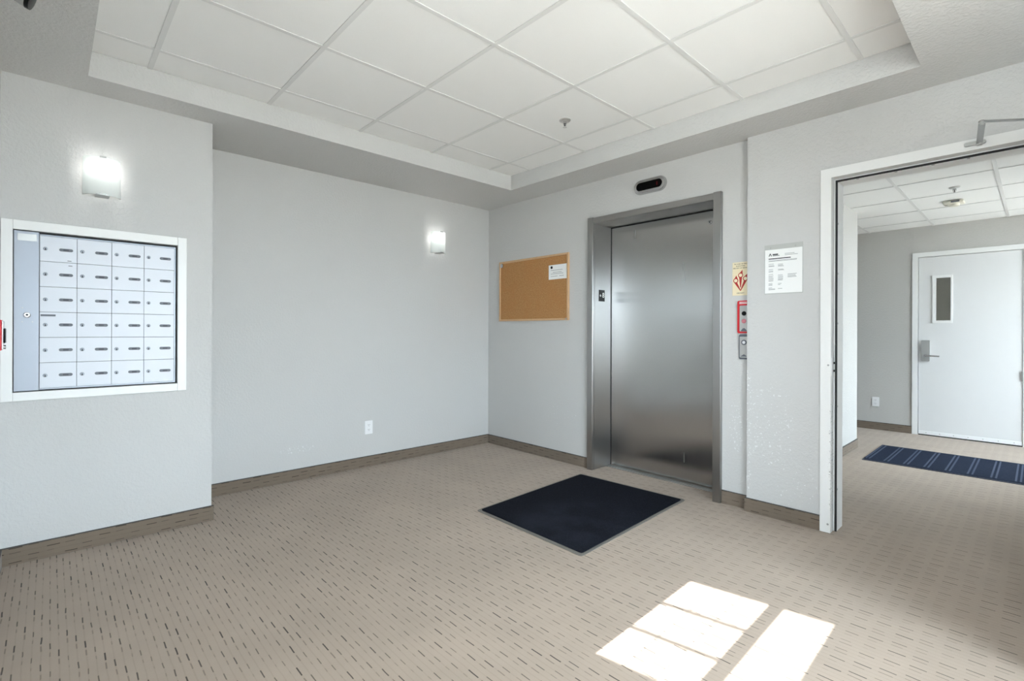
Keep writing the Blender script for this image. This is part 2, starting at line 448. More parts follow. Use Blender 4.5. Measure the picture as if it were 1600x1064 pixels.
struct(b.build('wall_hall_right', 'hall_wall'))
# small stair hall seen through the door light
b = MB(); b.box(2.05, HRIGHT, 5.15, 5.3, 0, 2.75); b.box(2.05, 2.2, FAR + T, 5.15, 0, 2.75); b.box(HRIGHT, HRIGHT + T, FAR + T, 5.3, 0, 0.8); b.box(HRIGHT, HRIGHT + T, FAR + T, 5.3, 2.2, 2.75); b.box(HRIGHT, HRIGHT + T, 4.9, 5.3, 0.8, 2.2)
struct(b.build('wall_stair', 'hall_wall'))
struct(MB().box(-T, HRIGHT + T, FRONT - T, 5.3, 2.75, 2.95).build('roof', 'concrete'))

# ceilings: painted soffit ring with a raised tray of lay-in tiles
TX0, TX1, TY0, TY1 = 0.722, 3.655, -3.306, -0.347
b = MB()
b.box(0, TX0, FRONT, 0, SOFF, 2.75); b.box(TX1, RIGHT, FRONT, 0, SOFF, 2.75)
b.box(TX0, TX1, FRONT, TY0, SOFF, 2.75); b.box(TX0, TX1, TY1, 0, SOFF, 2.75)
ceil = struct(b.build('ceiling', 'soffit'))

def tile_field(parent, xs, ys, z, teew=0.024, sag=True):
    cache = {}
    for i in range(len(xs) - 1):
        for j in range(len(ys) - 1):
            w, d = xs[i + 1] - xs[i], ys[j + 1] - ys[j]
            key = (round(w, 3), round(d, 3))
            if key not in cache:
                o = MB().box(-w / 2 + 0.004, w / 2 - 0.004, -d / 2 + 0.004, d / 2 - 0.004, 0, 0.016).build('ceiling_tile', 'tile')
                cache[key] = o.data
            else:
                o = bpy.data.objects.new('ceiling_tile', cache[key]); COL.objects.link(o)
            o.location = ((xs[i] + xs[i + 1]) / 2, (ys[j] + ys[j + 1]) / 2, z + (random.uniform(0, 0.0012) if sag else 0))
            adopt(o, parent)
    h = teew / 2
    for x in xs[1:-1]:
        MB().box(x - h, x + h, ys[0], ys[-1], z - 0.0035, z - 0.0005).build('grid_tee', 'tee', parent)
    for y in ys[1:-1]:
        for x0, x1 in zip(xs, xs[1:]):
            MB().box(x0 + (h if x0 != xs[0] else 0), x1 - (h if x1 != xs[-1] else 0), y - h, y + h, z - 0.0035, z - 0.0005).build('grid_tee', 'tee', parent)
gx = [TX0, 0.9729, 1.5829, 2.1929, 2.8029, 3.4129, TX1]
gy = [TY0, -3.0502, -2.4402, -1.8302, -1.2202, -0.6102, TY1]
tile_field(ceil, gx, gy, TRAY)
hceil = struct(MB().box(0, HRIGHT, 0.12, FAR, HCEIL + 0.02, 2.6).build('ceiling', 'tile'))
hgx = [0.0] + [0.165 + 0.61 * i for i in range(0, 9)] + [HRIGHT]
hgy = [0.12, 0.58, 1.19, 1.80, 2.41, 3.02, 3.63, FAR]
tile_field(hceil, hgx, hgy, HCEIL)

# baseboards of the carpet itself with a dark bound edge
def baseb(name, x0, x1, y0, y1, mat):
    o = struct(MB().box(x0, x1, y0, y1, 0, 0.088, 0.0015, 1).build(name, mat))
    e = 0.001
    MB().box(x0 - (e if False else 0), x1, y0, y1, 0.088, 0.0915).build('binding', 'binding', o)
    return o
BT = 0.011
baseb('baseboard_left', 0, BT, -2.70, 0, 'base_y')
baseb('baseboard_left_front', MBX, MBX + BT, FRONT, -2.70 + BT, 'base_y')
baseb('baseboard_back', BT, 1.362, -BT, 0, 'base_x')
baseb('baseboard_back_right', 2.535, 2.717, -BT, 0, 'base_x')
baseb('baseboard_step', 2.717 - BT, 3.152, STEP - BT, STEP, 'base_x')
baseb('baseboard_front', MBX + BT, 2.74, FRONT, FRONT + BT, 'base_x')
baseb('baseboard_hall_back', 0, 3.022, FAR - BT, FAR, 'base_x')
baseb('baseboard_hall_left', HALLX, HALLX + BT, 0.16, 2.70, 'base_y')

# ------------------------------------------------------------------ windows and entrance (behind the camera)
def window(name, axis, at, a0, a1, z0, z1, nmull, rail=None):
    r = sroot(name, (at, (a0 + a1) / 2, z0) if axis == 'x' else ((a0 + a1) / 2, at, z0))
    w = 0.05
    def bx(mb, p0, p1, q0, q1, t=0.03):
        if axis == 'x': mb.box(at - t, at + t, p0, p1, q0, q1)
        else: mb.box(p0, p1, at - t, at + t, q0, q1)
        return mb
    f = MB()
    bx(f, a0, a0 + w, z0, z1); bx(f, a1 - w, a1, z0, z1); bx(f, a0 + w, a1 - w, z0, z0 + w); bx(f, a0 + w, a1 - w, z1 - w, z1)
    f.build('window_frame', 'white', r)
    step = (a1 - a0 - 2 * w) / (nmull + 1)
    for i in range(nmull):
        c = a0 + w + step * (i + 1); bx(MB(), c - 0.02, c + 0.02, z0 + w, z1 - w, 0.025).build('mullion', 'white', r)
    for i in range(nmull + 1):
        bx(MB(), a0 + w + step * i + (0.02 if i else 0), a0 + w + step * (i + 1) - (0.02 if i < nmull else 0), z0 + w, z1 - w, 0.003).build('pane', 'glass', r)
    return r
window('window_1', 'x', RIGHT + 0.08, WY0, WY1, WZ0, WZ1, 2)
portal((RIGHT + 0.13, (WY0 + WY1) / 2, (WZ0 + WZ1) / 2), (-1, 0, 0), WY1 - WY0, WZ1 - WZ0)
window('window_2', 'x', HRIGHT + 0.08, VY0, VY1, 0.12, VZ1, 2)
portal((HRIGHT + 0.13, (VY0 + VY1) / 2, (0.12 + VZ1) / 2), (-1, 0, 0), VY1 - VY0, VZ1 - 0.12)

window('window_3', 'y', FRONT - 0.08, SX_0, SX_1, SZ_0, SZ_1, 0)
portal(((SX_0 + SX_1) / 2, FRONT - 0.02, (SZ_0 + SZ_1) / 2), (0, 1, 0), SX_1 - SX_0, SZ_1 - SZ_0)
# entrance door, ajar, opening outwards, with a barred light and a narrow light
door_out = sroot('door_3', (3.66, -3.80, 0))
TH = radians(9.7)
def leaf_pt(x):   # the leaf swings about its right edge
    return -3.80 - (3.66 - x) * math.tan(TH)
LITE = [(2.970, 3.307), (3.362, 3.545)]
def zl(x, yfloor): return (yfloor - leaf_pt(x)) * SUN_TAN
ZT, ZB = zl(2.970, -1.181), zl(2.970, -1.982)
def lbox(name, x0, x1, z0, z1, t0, t1, mat, parent=door_out):
    ux = Vector((cos(TH), sin(TH), 0)); un = Vector((-sin(TH), cos(TH), 0))
    o0 = Vector((3.66, -3.80, 0)); c = 1 / cos(TH)
    mb = MB(); vs = []
    for x in (x0, x1):
        for t in (t0, t1):
            for z in (z0, z1): vs.append(mb.bm.verts.new(o0 + ux * ((x - 3.66) * c) + un * t + Vector((0, 0, z))))
    for f in [(0, 1, 3, 2), (4, 6, 7, 5), (0, 4, 5, 1), (2, 3, 7, 6), (0, 2, 6, 4), (1, 5, 7, 3)]: mb.bm.faces.new([vs[i] for i in f])
    return mb.build(name, mat, parent)
lx0, lx1, ltop = 2.735, 3.66, 2.22
(a0, a1), (c0, c1) = LITE
d_t = (-0.022, 0.022)
lf = MB(); lf.bm.free()
lbox('door_leaf', lx0, a0, 0.01, ltop, *d_t, 'doorwhite'); lbox('door_leaf', c1, lx1, 0.01, ltop, *d_t, 'doorwhite')
lbox('door_leaf', a0, c1, ZT, ltop, *d_t, 'doorwhite'); lbox('door_leaf', a0, c1, 0.01, ZB, *d_t, 'doorwhite')
lbox('mullion', a1, c0, ZB, ZT, *d_t, 'doorwhite')
for yf in (-1.470, -1.723):
    z = zl(2.970, yf); lbox('muntin', a0, a1, z - 0.0055, z + 0.0055, -0.006, 0.006, 'white')
for k_ in (1, 2):
    x = a0 + (a1 - a0) * k_ / 3; lbox('muntin', x - 0.0025, x + 0.0025, ZB, ZT, -0.004, 0.004, 'white')
lbox('pane', a0, a1, ZB, ZT, -0.002, 0.002, 'glass'); lbox('pane', c0, c1, ZB, ZT, -0.002, 0.002, 'glass')
portal(((a0 + c1) / 2, FRONT - 0.02, 1.65), (0, 1, 0), 0.80, 0.95)

# ------------------------------------------------------------------ elevator entrance
el = thing('elevator_entrance', 'brushed stainless steel elevator door set in a deep steel frame', 'elevator', (1.95, 0, 0))
FP = -0.032                                   # face of the frame
FO0, FO1, FTOP = 1.362, 2.534, 2.181
FI0, FI1, FIT = 1.420, 2.478, 2.128
DY = 0.235
b = MB(); b.box(FO0, FI0 + 0.0, FP, 0.0, 0, FTOP, 0.002, 1); b.box(FI0 - 0.02, FI0, 0.0, DY, 0, FTOP - 0.03)
b.build('left_jamb', 'steel_frame', el, uvplane=True)
b = MB(); b.box(FI1, FO1, FP, 0.0, 0, FTOP, 0.002, 1); b.box(FI1, FI1 + 0.02, 0.0, DY, 0, FTOP - 0.03)
b.build('right_jamb', 'steel_frame', el, uvplane=True)
b = MB(); b.box(FI0, FI1, FP + 0.004, 0.0, FIT, FTOP - 0.004, 0.002, 1); b.box(FI0, FI1, 0.0, DY, FIT, FIT + 0.02)
b.build('head', 'steel_frame', el, uvplane=True)
MB().box(FI0 - 0.01, FI1 + 0.02, DY + 0.006, DY + 0.034, 0.008, FIT + 0.02, 0.002, 1).build('door_panel', 'steel', el, uvplane=True)
MB().box(FI0 - 0.02, FI0 + 0.004, DY + 0.001, DY + 0.005, 0.0, FIT).build('door_gap', 'seal', el)
MB().box(FI0, FI1, DY + 0.001, DY + 0.005, FIT - 0.008, FIT).build('door_gap', 'seal', el)
b = MB(); b.box(FI0, FI1, 0.165, 0.195, 0, 0.004); b.box(FI0, FI1, 0.203, DY, 0, 0.004)
b.build('sill', 'alu', el)
b = MB().lathe((2.328, DY + 0.006, 2.036), (0, -1, 0), [(0.015, 0), (0.015, 0.003), (0.009, 0.005)], 20)
b.build('keyhole_ring', 'chrome', el, 40)
MB().lathe((2.328, DY + 0.001, 2.036), (0, -1, 0), [(0.005, 0), (0.005, 0.0012)], 14).build('keyhole', 'black', el)
fp = MB().box(FI0, FI0 + 0.002, 0.058, 0.140, 1.462, 1.562).build('floor_plate', 'black', el)
fp['label'] = 'black plate with a white star and number'
star = [(0.014 * (1 if i % 2 == 0 else 0.42) * sin(i * pi / 5), 0.014 * (1 if i % 2 == 0 else 0.42) * cos(i * pi / 5)) for i in range(10)]
MB().prism(off(star, 0.078, 1.512), 'x', FI0 + 0.002, FI0 + 0.003).build('star', 'paper', fp)
text('floor_number', '8', 0.062, (FI0 + 0.0028, 0.118, 1.514), FACE_PX, 'paper', fp)

# position indicator above the elevator
pi_ = thing('floor_indicator', 'capsule-shaped chrome floor indicator with black lens above the elevator', 'indicator', (1.961, 0, 2.345))
b = MB(); o1, o2, o3 = capsule(0.284, 0.116, 12), capsule(0.270, 0.102, 12), capsule(0.228, 0.064, 12)
rings = []
for pts, y in ((o1, 0.0), (o1, -0.012), (o2, -0.024), (o3, -0.026), (o3, -0.014)):
    rings.append([b.bm.verts.new((p[0] + 1.961, y, p[1] + 2.345)) for p in pts])
for r0, r1 in zip(rings, rings[1:]):
    for i in range(len(r0)): b.bm.faces.new((r0[i], r0[(i + 1) % len(r0)], r1[(i + 1) % len(r0)], r1[i]))
b.bm.faces.new(rings[0]); 
b.build('bezel', 'chrome', pi_, 50)
lens = MB().prism(off(capsule(0.2275, 0.0635, 12), 1.961, 2.345), 'y', -0.021, -0.013).build('lens', 'lens', pi_)
text('digit', '1', 0.040, (2.028, -0.0212, 2.345), FACE_MY, 'digit', lens)

# ------------------------------------------------------------------ doorway to the hall (steel frame)
d1 = sroot('door_1', (3.66, 0, 0))
CF = STEP - 0.012
O0, O1, OT = 3.150, 4.180, 2.172
I0, I1, IT = 3.205, 4.125, 2.117
S0, S1, ST = 3.222, 4.108, 2.100            # stop
def face_frame(y0, y1, xo0, xo1, zo, xi0, xi1, zi, bev=0.0):
    b = MB(); b.box(xo0, xi0, y0, y1, 0, zo, bev, 1); b.box(xi1, xo1, y0, y1, 0, zo, bev, 1); b.box(xi0, xi1, y0, y1, zi, zo, bev, 1); return b
face_frame(CF, STEP, O0, O1, OT, I0, I1, IT).build('casing', 'white_worn', d1)
face_frame(STEP, 0.008, I0 - 0.03, I1 + 0.03, IT + 0.03, I0, I1, IT).build('rebate', 'white_worn', d1)
face_frame(0.008, 0.135, I0 - 0.03, I1 + 0.03, IT + 0.03, S0, S1, ST).build('stop', 'white_worn', d1)
face_frame(0.002, 0.008, I0 + 0.008, I1 - 0.008, IT - 0.008, S0 + 0.002, S1 - 0.002, ST - 0.002).build('gasket', 'seal', d1)
sp = MB().box(I0 - 0.0005, I0 + 0.003, STEP - 0.006, 0.002, 0.935, 1.045, 0.001, 1); sp.build('strike_plate', 'white', d1)
for z in (0.965, 1.012):
    MB().box(I0 + 0.003, I0 + 0.012, -0.012, 0.006, z - 0.006, z + 0.006).build('latch_slot', 'seal', d1)
for z in (0.05, 1.0):
    MB().lathe((3.192, CF, z), (0, -1, 0), [(0.006, 0), (0.005, 0.0015)], 12).build('screw_head', 'alu', d1)
for x in (3.32, 3.50, 3.66, 3.80):
    MB().box(x - 0.006, x + 0.006, 0.020, 0.028, ST - 0.003, ST).build('screw_head', 'alu', d1)
for z in (0.25, 0.75, 1.25, 1.55, 1.85):
    MB().box(S0, S0 + 0.002, 0.020, 0.026, z - 0.005, z + 0.005).build('screw_head', 'alu', d1)
# open leaf, swung back against the right-hand side
lf = MB().box(4.130, 4.174, -0.965, -0.050, 0.012, 2.108, 0.002, 1).build('door_leaf', 'doorwhite', d1)
MB().lathe((4.130, -0.895, 0.99), (-1, 0, 0), [(0.026, 0), (0.026, 0.008), (0.010, 0.012), (0.010, 0.05)], 20).build('handle', 'chrome', lf, 40)
for z in (0.25, 1.05, 1.88):
    MB().rod((4.128, -0.047, z - 0.05), (4.128, -0.047, z + 0.05), 0.007, 12).build('hinge', 'alu', d1)

# closer of that door
dc = thing('door_closer', 'grey metal door closer arm on the white frame head of the open doorway', 'door closer', (3.83, CF, 2.145))
MB().prism(off(capsule(0.082, 0.018, 8), 3.830, 2.146), 'y', CF - 0.016, CF).build('shoe', 'alu', dc)
MB().lathe((3.848, CF - 0.018, 2.130), 'z', [(0.011, 0), (0.011, 0.032)], 14).build('pivot', 'alu', dc, 40)
MB().bar((3.846, CF - 0.010, 2.141), (3.874, -0.385, 2.141), 0.024, 0.006).build('forearm', 'alu', dc)
MB().lathe((3.873, -0.375, 2.132), 'z', [(0.012, 0), (0.012, 0.02), (0.007, 0.024)], 14).build('elbow', 'alu', dc, 40)
MB().bar((3.868, -0.382, 2.150), (4.100, -0.182, 2.150), 0.015, 0.007).build('arm', 'alu', dc)
MB().box(4.068, 4.130, -0.34, -0.12, 2.075, 2.140, 0.006, 2).build('body', 'alu', dc)

# ------------------------------------------------------------------ door at the end of the hall
d2 = sroot('door_2', (3.508, FAR, 0))
def far_frame():
    b = MB(); b.box(3.024, 3.077, FAR - 0.012, FAR + 0.10, 0, 2.134); b.box(3.940, 3.993, FAR - 0.012, FAR + 0.10, 0, 2.134)
    b.box(3.077, 3.940, FAR - 0.012, FAR + 0.10, 2.081, 2.134); return b
far_frame().build('casing', 'white', d2)
GX0, GX1, GZ0, GZ1 = 3.237, 3.365, 1.338, 1.828
LY0, LY1 = FAR - 0.004, FAR + 0.040
b = MB(); L0, L1, LZ0, LZ1 = 3.084, 3.934, 0.012, 2.075
b.box(L0, GX0, LY0, LY1, LZ0, LZ1); b.box(GX1, L1, LY0, LY1, LZ0, LZ1); b.box(GX0, GX1, LY0, LY1, LZ0, GZ0); b.box(GX0, GX1, LY0, LY1, GZ1, LZ1)
leaf2 = b.build('door_leaf', 'doorwhite', d2)
b = MB(); w = 0.030
b.box(GX0 - w, GX0, LY0 - 0.010, LY0, GZ0 - w, GZ1 + w); b.box(GX1, GX1 + 0.016, LY0 - 0.010, LY0, GZ0 - w, GZ1 + w)
b.box(GX0, GX1, LY0 - 0.010, LY0, GZ0 - w, GZ0); b.box(GX0, GX1, LY0 - 0.010, LY0, GZ1, GZ1 + w)
b.build('light_frame', 'white', leaf2)
MB().box(GX0, GX1, FAR + 0.014, FAR + 0.020, GZ0, GZ1).build('pane', 'dimglass', leaf2)
MB().box(L0 + 0.002, L1 - 0.002, LY0 - 0.010, LY0, 0.014, 0.052).build('door_sweep', 'plastic_white', leaf2)
b = MB()
for i in range(7): b.lathe((L0 + 0.07 + 0.12 * i, LY0 - 0.010, 0.034), (0, -1, 0), [(0.005, 0), (0.004, 0.0015)], 10)
b.build('sweep_screws', 'alu', leaf2)['kind'] = 'stuff'
MB().box(L0, L1, FAR - 0.01, FAR + 0.06, 0, 0.010).build('threshold', 'void', d2)
b = MB(); b.prism(off(rrect(0.074, 0.245, 0.008), 3.147, 0.987), 'y', LY0 - 0.022, LY0); esc = b.build('lock_plate', 'alu', leaf2)
b = MB(); b.rod((3.150, LY0 - 0.022, 0.933), (3.150, LY0 - 0.060, 0.933), 0.011, 14)
b.rod((3.150, LY0 - 0.056, 0.933), (3.275, LY0 - 0.062, 0.928), 0.009, 14)
b.build('lever_handle', 'chrome', leaf2, 40)
MB().box(3.926, 3.940, LY0 - 0.012, LY0 + 0.002, 0.69, 0.79).build('hinge', 'alu', d2)
# pale notice on the stair hall wall, glimpsed through the door light
sn = MB().box(3.26, 3.40, 5.142, 5.15, 1.50, 1.62).build('paper_notice', 'paper')
tag(sn, 'small white paper seen through the narrow glass of the far hall door', 'paper')

# ------------------------------------------------------------------ mailbox unit
mb = thing('mailbox_unit', 'recessed bank of pale grey mailboxes in a white surround', 'mailbox', (MBX, -3.23, 0.83))
TYo0, TYo1, TZo0, TZo1 = -3.628, -2.838, 0.830, 1.755
PX = MBX + 0.016
b = MB()
b.box(MBX, PX, TYo0, RY0, TZo0, TZo1, 0.002, 1); b.box(MBX, PX, RY1, TYo1, TZo0, TZo1, 0.002, 1)
b.box(MBX, PX, RY0, RY1, TZo0, RZ0, 0.002, 1); b.box(MBX, PX, RY0, RY1, RZ1, TZo1, 0.002, 1)
b.build('surround', 'white', mb)
FX = MBX - 0.006                                  # plane of the mailbox fronts
GY0, GY1, GZ_0, GZ_1 = -3.486, -2.899, 0.888, 1.688
MB().box(FX - 0.10, FX - 0.012, RY0 + 0.002, RY1 - 0.002, RZ0 + 0.002, RZ1 - 0.002).build('backing', 'void', mb)
# thin aluminium lip round the door bank
b = MB(); l = 0.006
b.box(FX - 0.012, FX + 0.004, GY1, GY1 + l, GZ_0 - l, GZ_1 + l); b.box(FX - 0.012, FX + 0.004, GY0, GY1, GZ_1, GZ_1 + l); b.box(FX - 0.012, FX + 0.004, GY0, GY1, GZ_0 - l, GZ_0)
b.build('bank_frame', 'silver_panel', mb)
# tall master panel on the left, standing proud with a folded edge
pn = MB(); pn.box(FX - 0.012, FX + 0.012, RY0 + 0.004, GY0 - 0.001, RZ0 + 0.004, RZ1 - 0.004, 0.002, 1)
pn = pn.build('master_panel', 'silver_panel', mb)
MB().box(FX + 0.012, FX + 0.0145, RY0 + 0.004, RY0 + 0.012, RZ0 + 0.004, RZ1 - 0.004).build('panel_lip', 'silver_panel', pn)
b = MB(); yc = -3.532; b.box(FX + 0.012, FX + 0.0132, yc - 0.036, yc + 0.036, 1.652, 1.688, 0.0004, 1); pl = b.build('maker_plate', 'alu', pn)
b = MB().lathe((FX + 0.012, yc, 1.271), 'x', [(0.014, 0), (0.014, 0.004), (0.011, 0.006), (0.011, 0.010)], 20); b.build('lock', 'chrome', pn, 40)
MB().lathe((FX + 0.0221, yc, 1.271), 'x', [(0.005, 0), (0.005, 0.0006)], 12).build('keyhole', 'keyhole', pn)
for dy, dz in ((-0.018, -0.036), (0.020, -0.036), (-0.018, 0.036)):
    MB().lathe((FX + 0.012, yc + dy, 1.271 + dz), 'x', [(0.0035, 0), (0.003, 0.0012)], 10).build('screw_head', 'alu', pn)
# 24 mailbox doors: made once, then copied with their parts
CW, CH = (GY1 - GY0) / 4, (GZ_1 - GZ_0) / 6
ycols = [GY0 + CW * i for i in range(4)]
zrows = [GZ_1 - CH * (i + 1) for i in range(6)]
def put_parts(y, z, proto=None):
    if proto is None:
        d = MB().box(0, 0.012, 0.0008, CW - 0.0008, 0.0010, CH - 0.0010, 0.0008, 1).build('mailbox_door', 'maildoor')
        p1 = MB().lathe((0.012, 0.022, CH * 0.50), 'x', [(0.0095, 0), (0.0095, 0.0022), (0.0085, 0.003)], 18).build('lock', 'silver_panel', smooth=40)
        p2 = MB().prism([(0.0225 - 0.003, CH * 0.5 - 0.007), (0.0225 + 0.0032, CH * 0.5 - 0.007), (0.0225 + 0.001, CH * 0.5 + 0.004), (0.0225 - 0.001, CH * 0.5 + 0.004)], 'x', 0.0151, 0.0157).build('keyhole', 'keyhole')
        p3 = MB().prism(off(capsule(0.056, 0.0155, 8), CW - 0.044, CH * 0.50), 'x', 0.012, 0.0128).build('number_plate', 'label_grey')
        p4 = MB().box(0.0128, 0.0131, CW - 0.055, CW - 0.033, CH * 0.5 - 0.0045, CH * 0.5 + 0.0045).build('number_strip', 'label_dark')
        parts = [p1, p2, p3, p4]
    else:
        d = proto[0].copy(); COL.objects.link(d); parts = []
        for p in proto[1:]:
            q = p.copy(); COL.objects.link(q); parts.append(q)
    d.parent = mb; d.matrix_parent_inverse = WORLD[mb.name].inverted()
    d.location = (FX - 0.012, y, z)
    for p in parts: p.parent = d; p.matrix_parent_inverse = Matrix.Identity(4)
    return [d] + parts
first = None
for r_ in range(6):
    for c_ in range(4):
        got = put_parts(ycols[c_], zrows[r_], first)
        if first is None: first = got
# odd marks: a dark name strip above one lock, small stickers
MB().box(FX, FX + 0.0012, GY0 + 0.004, GY0 + 0.062, zrows[3] + CH - 0.022, zrows[3] + CH - 0.012).build('name_strip', 'label_grey', mb)
for (yy, zz) in ((GY0 + 0.108, zrows[0] + 0.008), (GY0 + 0.112, zrows[1] + CH - 0.018)):
    MB().box(FX, FX + 0.0006, yy, yy + 0.016, zz, zz + 0.004).build('sticker', 'ink', mb)

# ------------------------------------------------------------------ wall sconces
def sconce(loc, label, ys, zs, first=None):
    W2, H, D = 0.082, 0.205, 0.070
    r = thing('wall_sconce', label, 'wall lamp', (loc, ys, zs), 'curved glass wall sconces')
    n = 16; R = (W2 ** 2 + D ** 2) / (2 * D) if D < W2 else W2
    half = math.asin(min(1, W2 / R)); off_x = 0.024
    b = MB(); t = 0.004
    def arc(rad): return [(loc + off_x + (rad * cos(a) - R * cos(half)), ys + rad * sin(a)) for a in [-half + 2 * half * i / n for i in range(n + 1)]]
    ao, ai = arc(R), arc(R - t)
    b.prism(ao + ai[::-1], 'z', zs - H / 2, zs + H / 2)
    b.build('glass_shade', 'lampglass', r, 40)
    MB().box(loc, loc + 0.014, ys - 0.045, ys + 0.045, zs - 0.07, zs + 0.07, 0.003, 1).build('backplate', 'plastic_white', r)
    xo = loc + off_x + D * 0.80
    b = MB(); b.box(loc + 0.014, xo + 0.016, ys - 0.006, ys + 0.006, zs + H / 2 - 0.002, zs + H / 2 + 0.002); b.box(xo + 0.012, xo + 0.018, ys - 0.014, ys + 0.014, zs + H / 2 - 0.006, zs + H / 2 + 0.003); b.build('top_clip', 'alu', r)
    b = MB(); b.box(loc + 0.014, xo + 0.016, ys - 0.030, ys + 0.030, zs - H / 2 - 0.004, zs - H / 2); b.box(xo + 0.012, xo + 0.019, ys - 0.014, ys + 0.014, zs - H / 2 - 0.004, zs - H / 2 + 0.006); b.build('bottom_clip', 'alu', r)
    MB().rod((loc + 0.014, ys, zs + 0.02), (loc + 0.035, ys, zs + 0.02), 0.012, 14).build('lamp_holder', 'plastic_white', r)
    l = bpy.data.lights.new('sconce_lamp', 'POINT'); l.energy = 0.24; l.shadow_soft_size = 0.015; l.color = (1.0, 0.98, 0.95)
    lo = bpy.data.objects.new('sconce_lamp', l); COL.objects.link(lo); lo.location = (loc + 0.052, ys, zs + 0.045); adopt(lo, r)
sconce(MBX, 'frosted curved glass wall sconce lit above the mailboxes', -3.238, 2.032)
sconce(0.0, 'frosted curved glass wall sconce lit on the long left wall near the corner', -0.677, 2.058)

# ------------------------------------------------------------------ cork board and its note
cb = thing('bulletin_board', 'cork bulletin board in a pale oak frame left of the elevator', 'bulletin board', (0.664, 0, 1.30))
BX0, BX1, BZ0, BZ1 = 0.192, 1.136, 1.300, 1.916
f = 0.019; b = MB()
b.box(BX0, BX0 + f, -0.020, 0, BZ0, BZ1, 0.003, 2); b.box(BX1 - f, BX1, -0.020, 0, BZ0, BZ1, 0.003, 2)
b.box(BX0 + f, BX1 - f, -0.020, 0, BZ0, BZ0 + f, 0.003, 2); b.box(BX0 + f, BX1 - f, -0.020, 0, BZ1 - f, BZ1, 0.003, 2)
b.build('frame', 'oak', cb)
MB().box(BX0 + f, BX1 - f, -0.010, 0, BZ0 + f, BZ1 - f).build('cork_panel', 'cork', cb)
MB().lathe((BX0 + 0.036, -0.010, BZ1 - 0.040), (0, -1, 0), [(0.022, 0), (0.022, 0.008), (0.017, 0.012)], 24).build('mirror_clip', 'chrome', cb, 40)
MB().lathe((BX1 - 0.024, -0.018, BZ0 + 0.012), (0, -1, 0), [(0.009, 0), (0.008, 0.005)], 16).build('screw_cap', 'alu', cb, 40)
nt = thing('paper_note', 'small white note pinned to the upper right of the cork board', 'note', (1.0, -0.010, 1.75))
MB().box(0.888, 1.110, -0.0115, -0.0102, 1.683, 1.818).build('sheet', 'paper', nt)
MB().lathe((0.925, -0.0115, 1.795), (0, -1, 0), [(0.013, 0), (0.013, 0.0015), (0.010, 0.004)], 18).build('round_pin', 'black', nt)
b = MB()
for z, x0, x1 in ((1.768, 0.915, 1.06), (1.748, 0.94, 1.05), (1.734, 0.915, 1.07), (1.712, 0.915, 1.0), (1.712, 1.02, 1.075)):
    b.box(x0, x1, -0.0118, -0.0115, z - 0.0016, z + 0.0016)
b.build('handwriting', 'ink', nt)['kind'] = 'stuff'

# ------------------------------------------------------------------ signs and call stations right of the elevator
fs = thing('fire_sign', 'cream fire sign with three red flames right of the elevator', 'sign', (2.658, 0, 1.56))
SX0, SX1, SZ0, SZ1 = 2.602, 2.713, 1.446, 1.674
MB().box(SX0, SX1, -0.003, 0, SZ0, SZ1, 0.001, 1).build('plate', 'cream', fs)
sc = (SX0 + SX1) / 2
for i, (t_, z) in enumerate((('IN CASE OF FIRE', 1.661), ('ELEVATORS', 1.647), ('ARE OUT OF SERVICE', 1.633))):
    text('lettering', t_, 0.0115, (sc, -0.0034, z), FACE_MY, 'ink_dark', fs, sx=0.92 if i == 2 else 1.0)
text('lettering', 'USE EXIT', 0.0125, (sc, -0.0034, 1.462), FACE_MY, 'ink_dark', fs)
def flame(cx, cz, lean, hgt, stem):
    """flame outline: pointed tip, round belly, tail running to the common foot"""
    pts = []
    r = 0.017
    pts += [(cx + lean * 0.6 + 0.010, cz + hgt)]
    for a in range(35, -56, -15): pts.append((cx + r * cos(radians(a)), cz + r * sin(radians(a))))
    pts += [(stem[0] + 0.0025, stem[1])]; pts += [(stem[0] - 0.0025, stem[1])]
    for a in range(235, 134, -15): pts.append((cx + r * cos(radians(a)), cz + r * sin(radians(a))))
    pts += [(cx + lean * 0.2 - 0.002, cz + hgt * 0.55)]
    return pts
foot = (sc, 1.478)
for cx, cz, lean, hgt, st in ((sc, 1.584, 0.004, 0.037, (sc, 1.500)), (sc - 0.032, 1.549, -0.012, 0.036, foot), (sc + 0.032, 1.560, 0.010, 0.036, foot)):
    MB().prism(flame(cx, cz, lean, hgt, st), 'y', -0.0038, -0.003).build('flame', 'red', fs)
    MB().lathe((cx, -0.0038, cz), (0, -1, 0), [(0.0115, 0), (0.0115, 0.0006)], 18).build('flame_disc', 'cream', fs)

def rounded_plate(mbx, cx, cz, w, h, r, y0, y1): mbx.prism(off(rrect(w, h, r), cx, cz), 'y', y0, y1); return mbx
fk = thing('fire_key_station', 'red and silver fire key switch plate below the flame sign', 'switch plate', (2.678, 0, 1.30))
rounded_plate(MB(), 2.678, 1.299, 0.076, 0.222, 0.012, -0.012, 0).build('red_plate', 'redbox', fk)
inner = rounded_plate(MB(), 2.686, 1.288, 0.058, 0.176, 0.006, -0.016, -0.012).build('steel_face', 'satin', fk)
MB().lathe((2.687, -0.016, 1.322), (0, -1, 0), [(0.015, 0), (0.015, 0.003)], 20).build('key_cylinder', 'black', inner)
MB().lathe((2.687, -0.016, 1.270), (0, -1, 0), [(0.015, 0), (0.015, 0.004), (0.009, 0.006)], 20).build('red_lamp', 'redglow', inner)
b = MB(); b.prism([(2.664, 1.202), (2.708, 1.202), (2.692, 1.222), (2.680, 1.222)], 'y', -0.0175, -0.016); b.build('pictogram', 'label_grey', inner)
for x in (2.668, 2.684, 2.698): pass
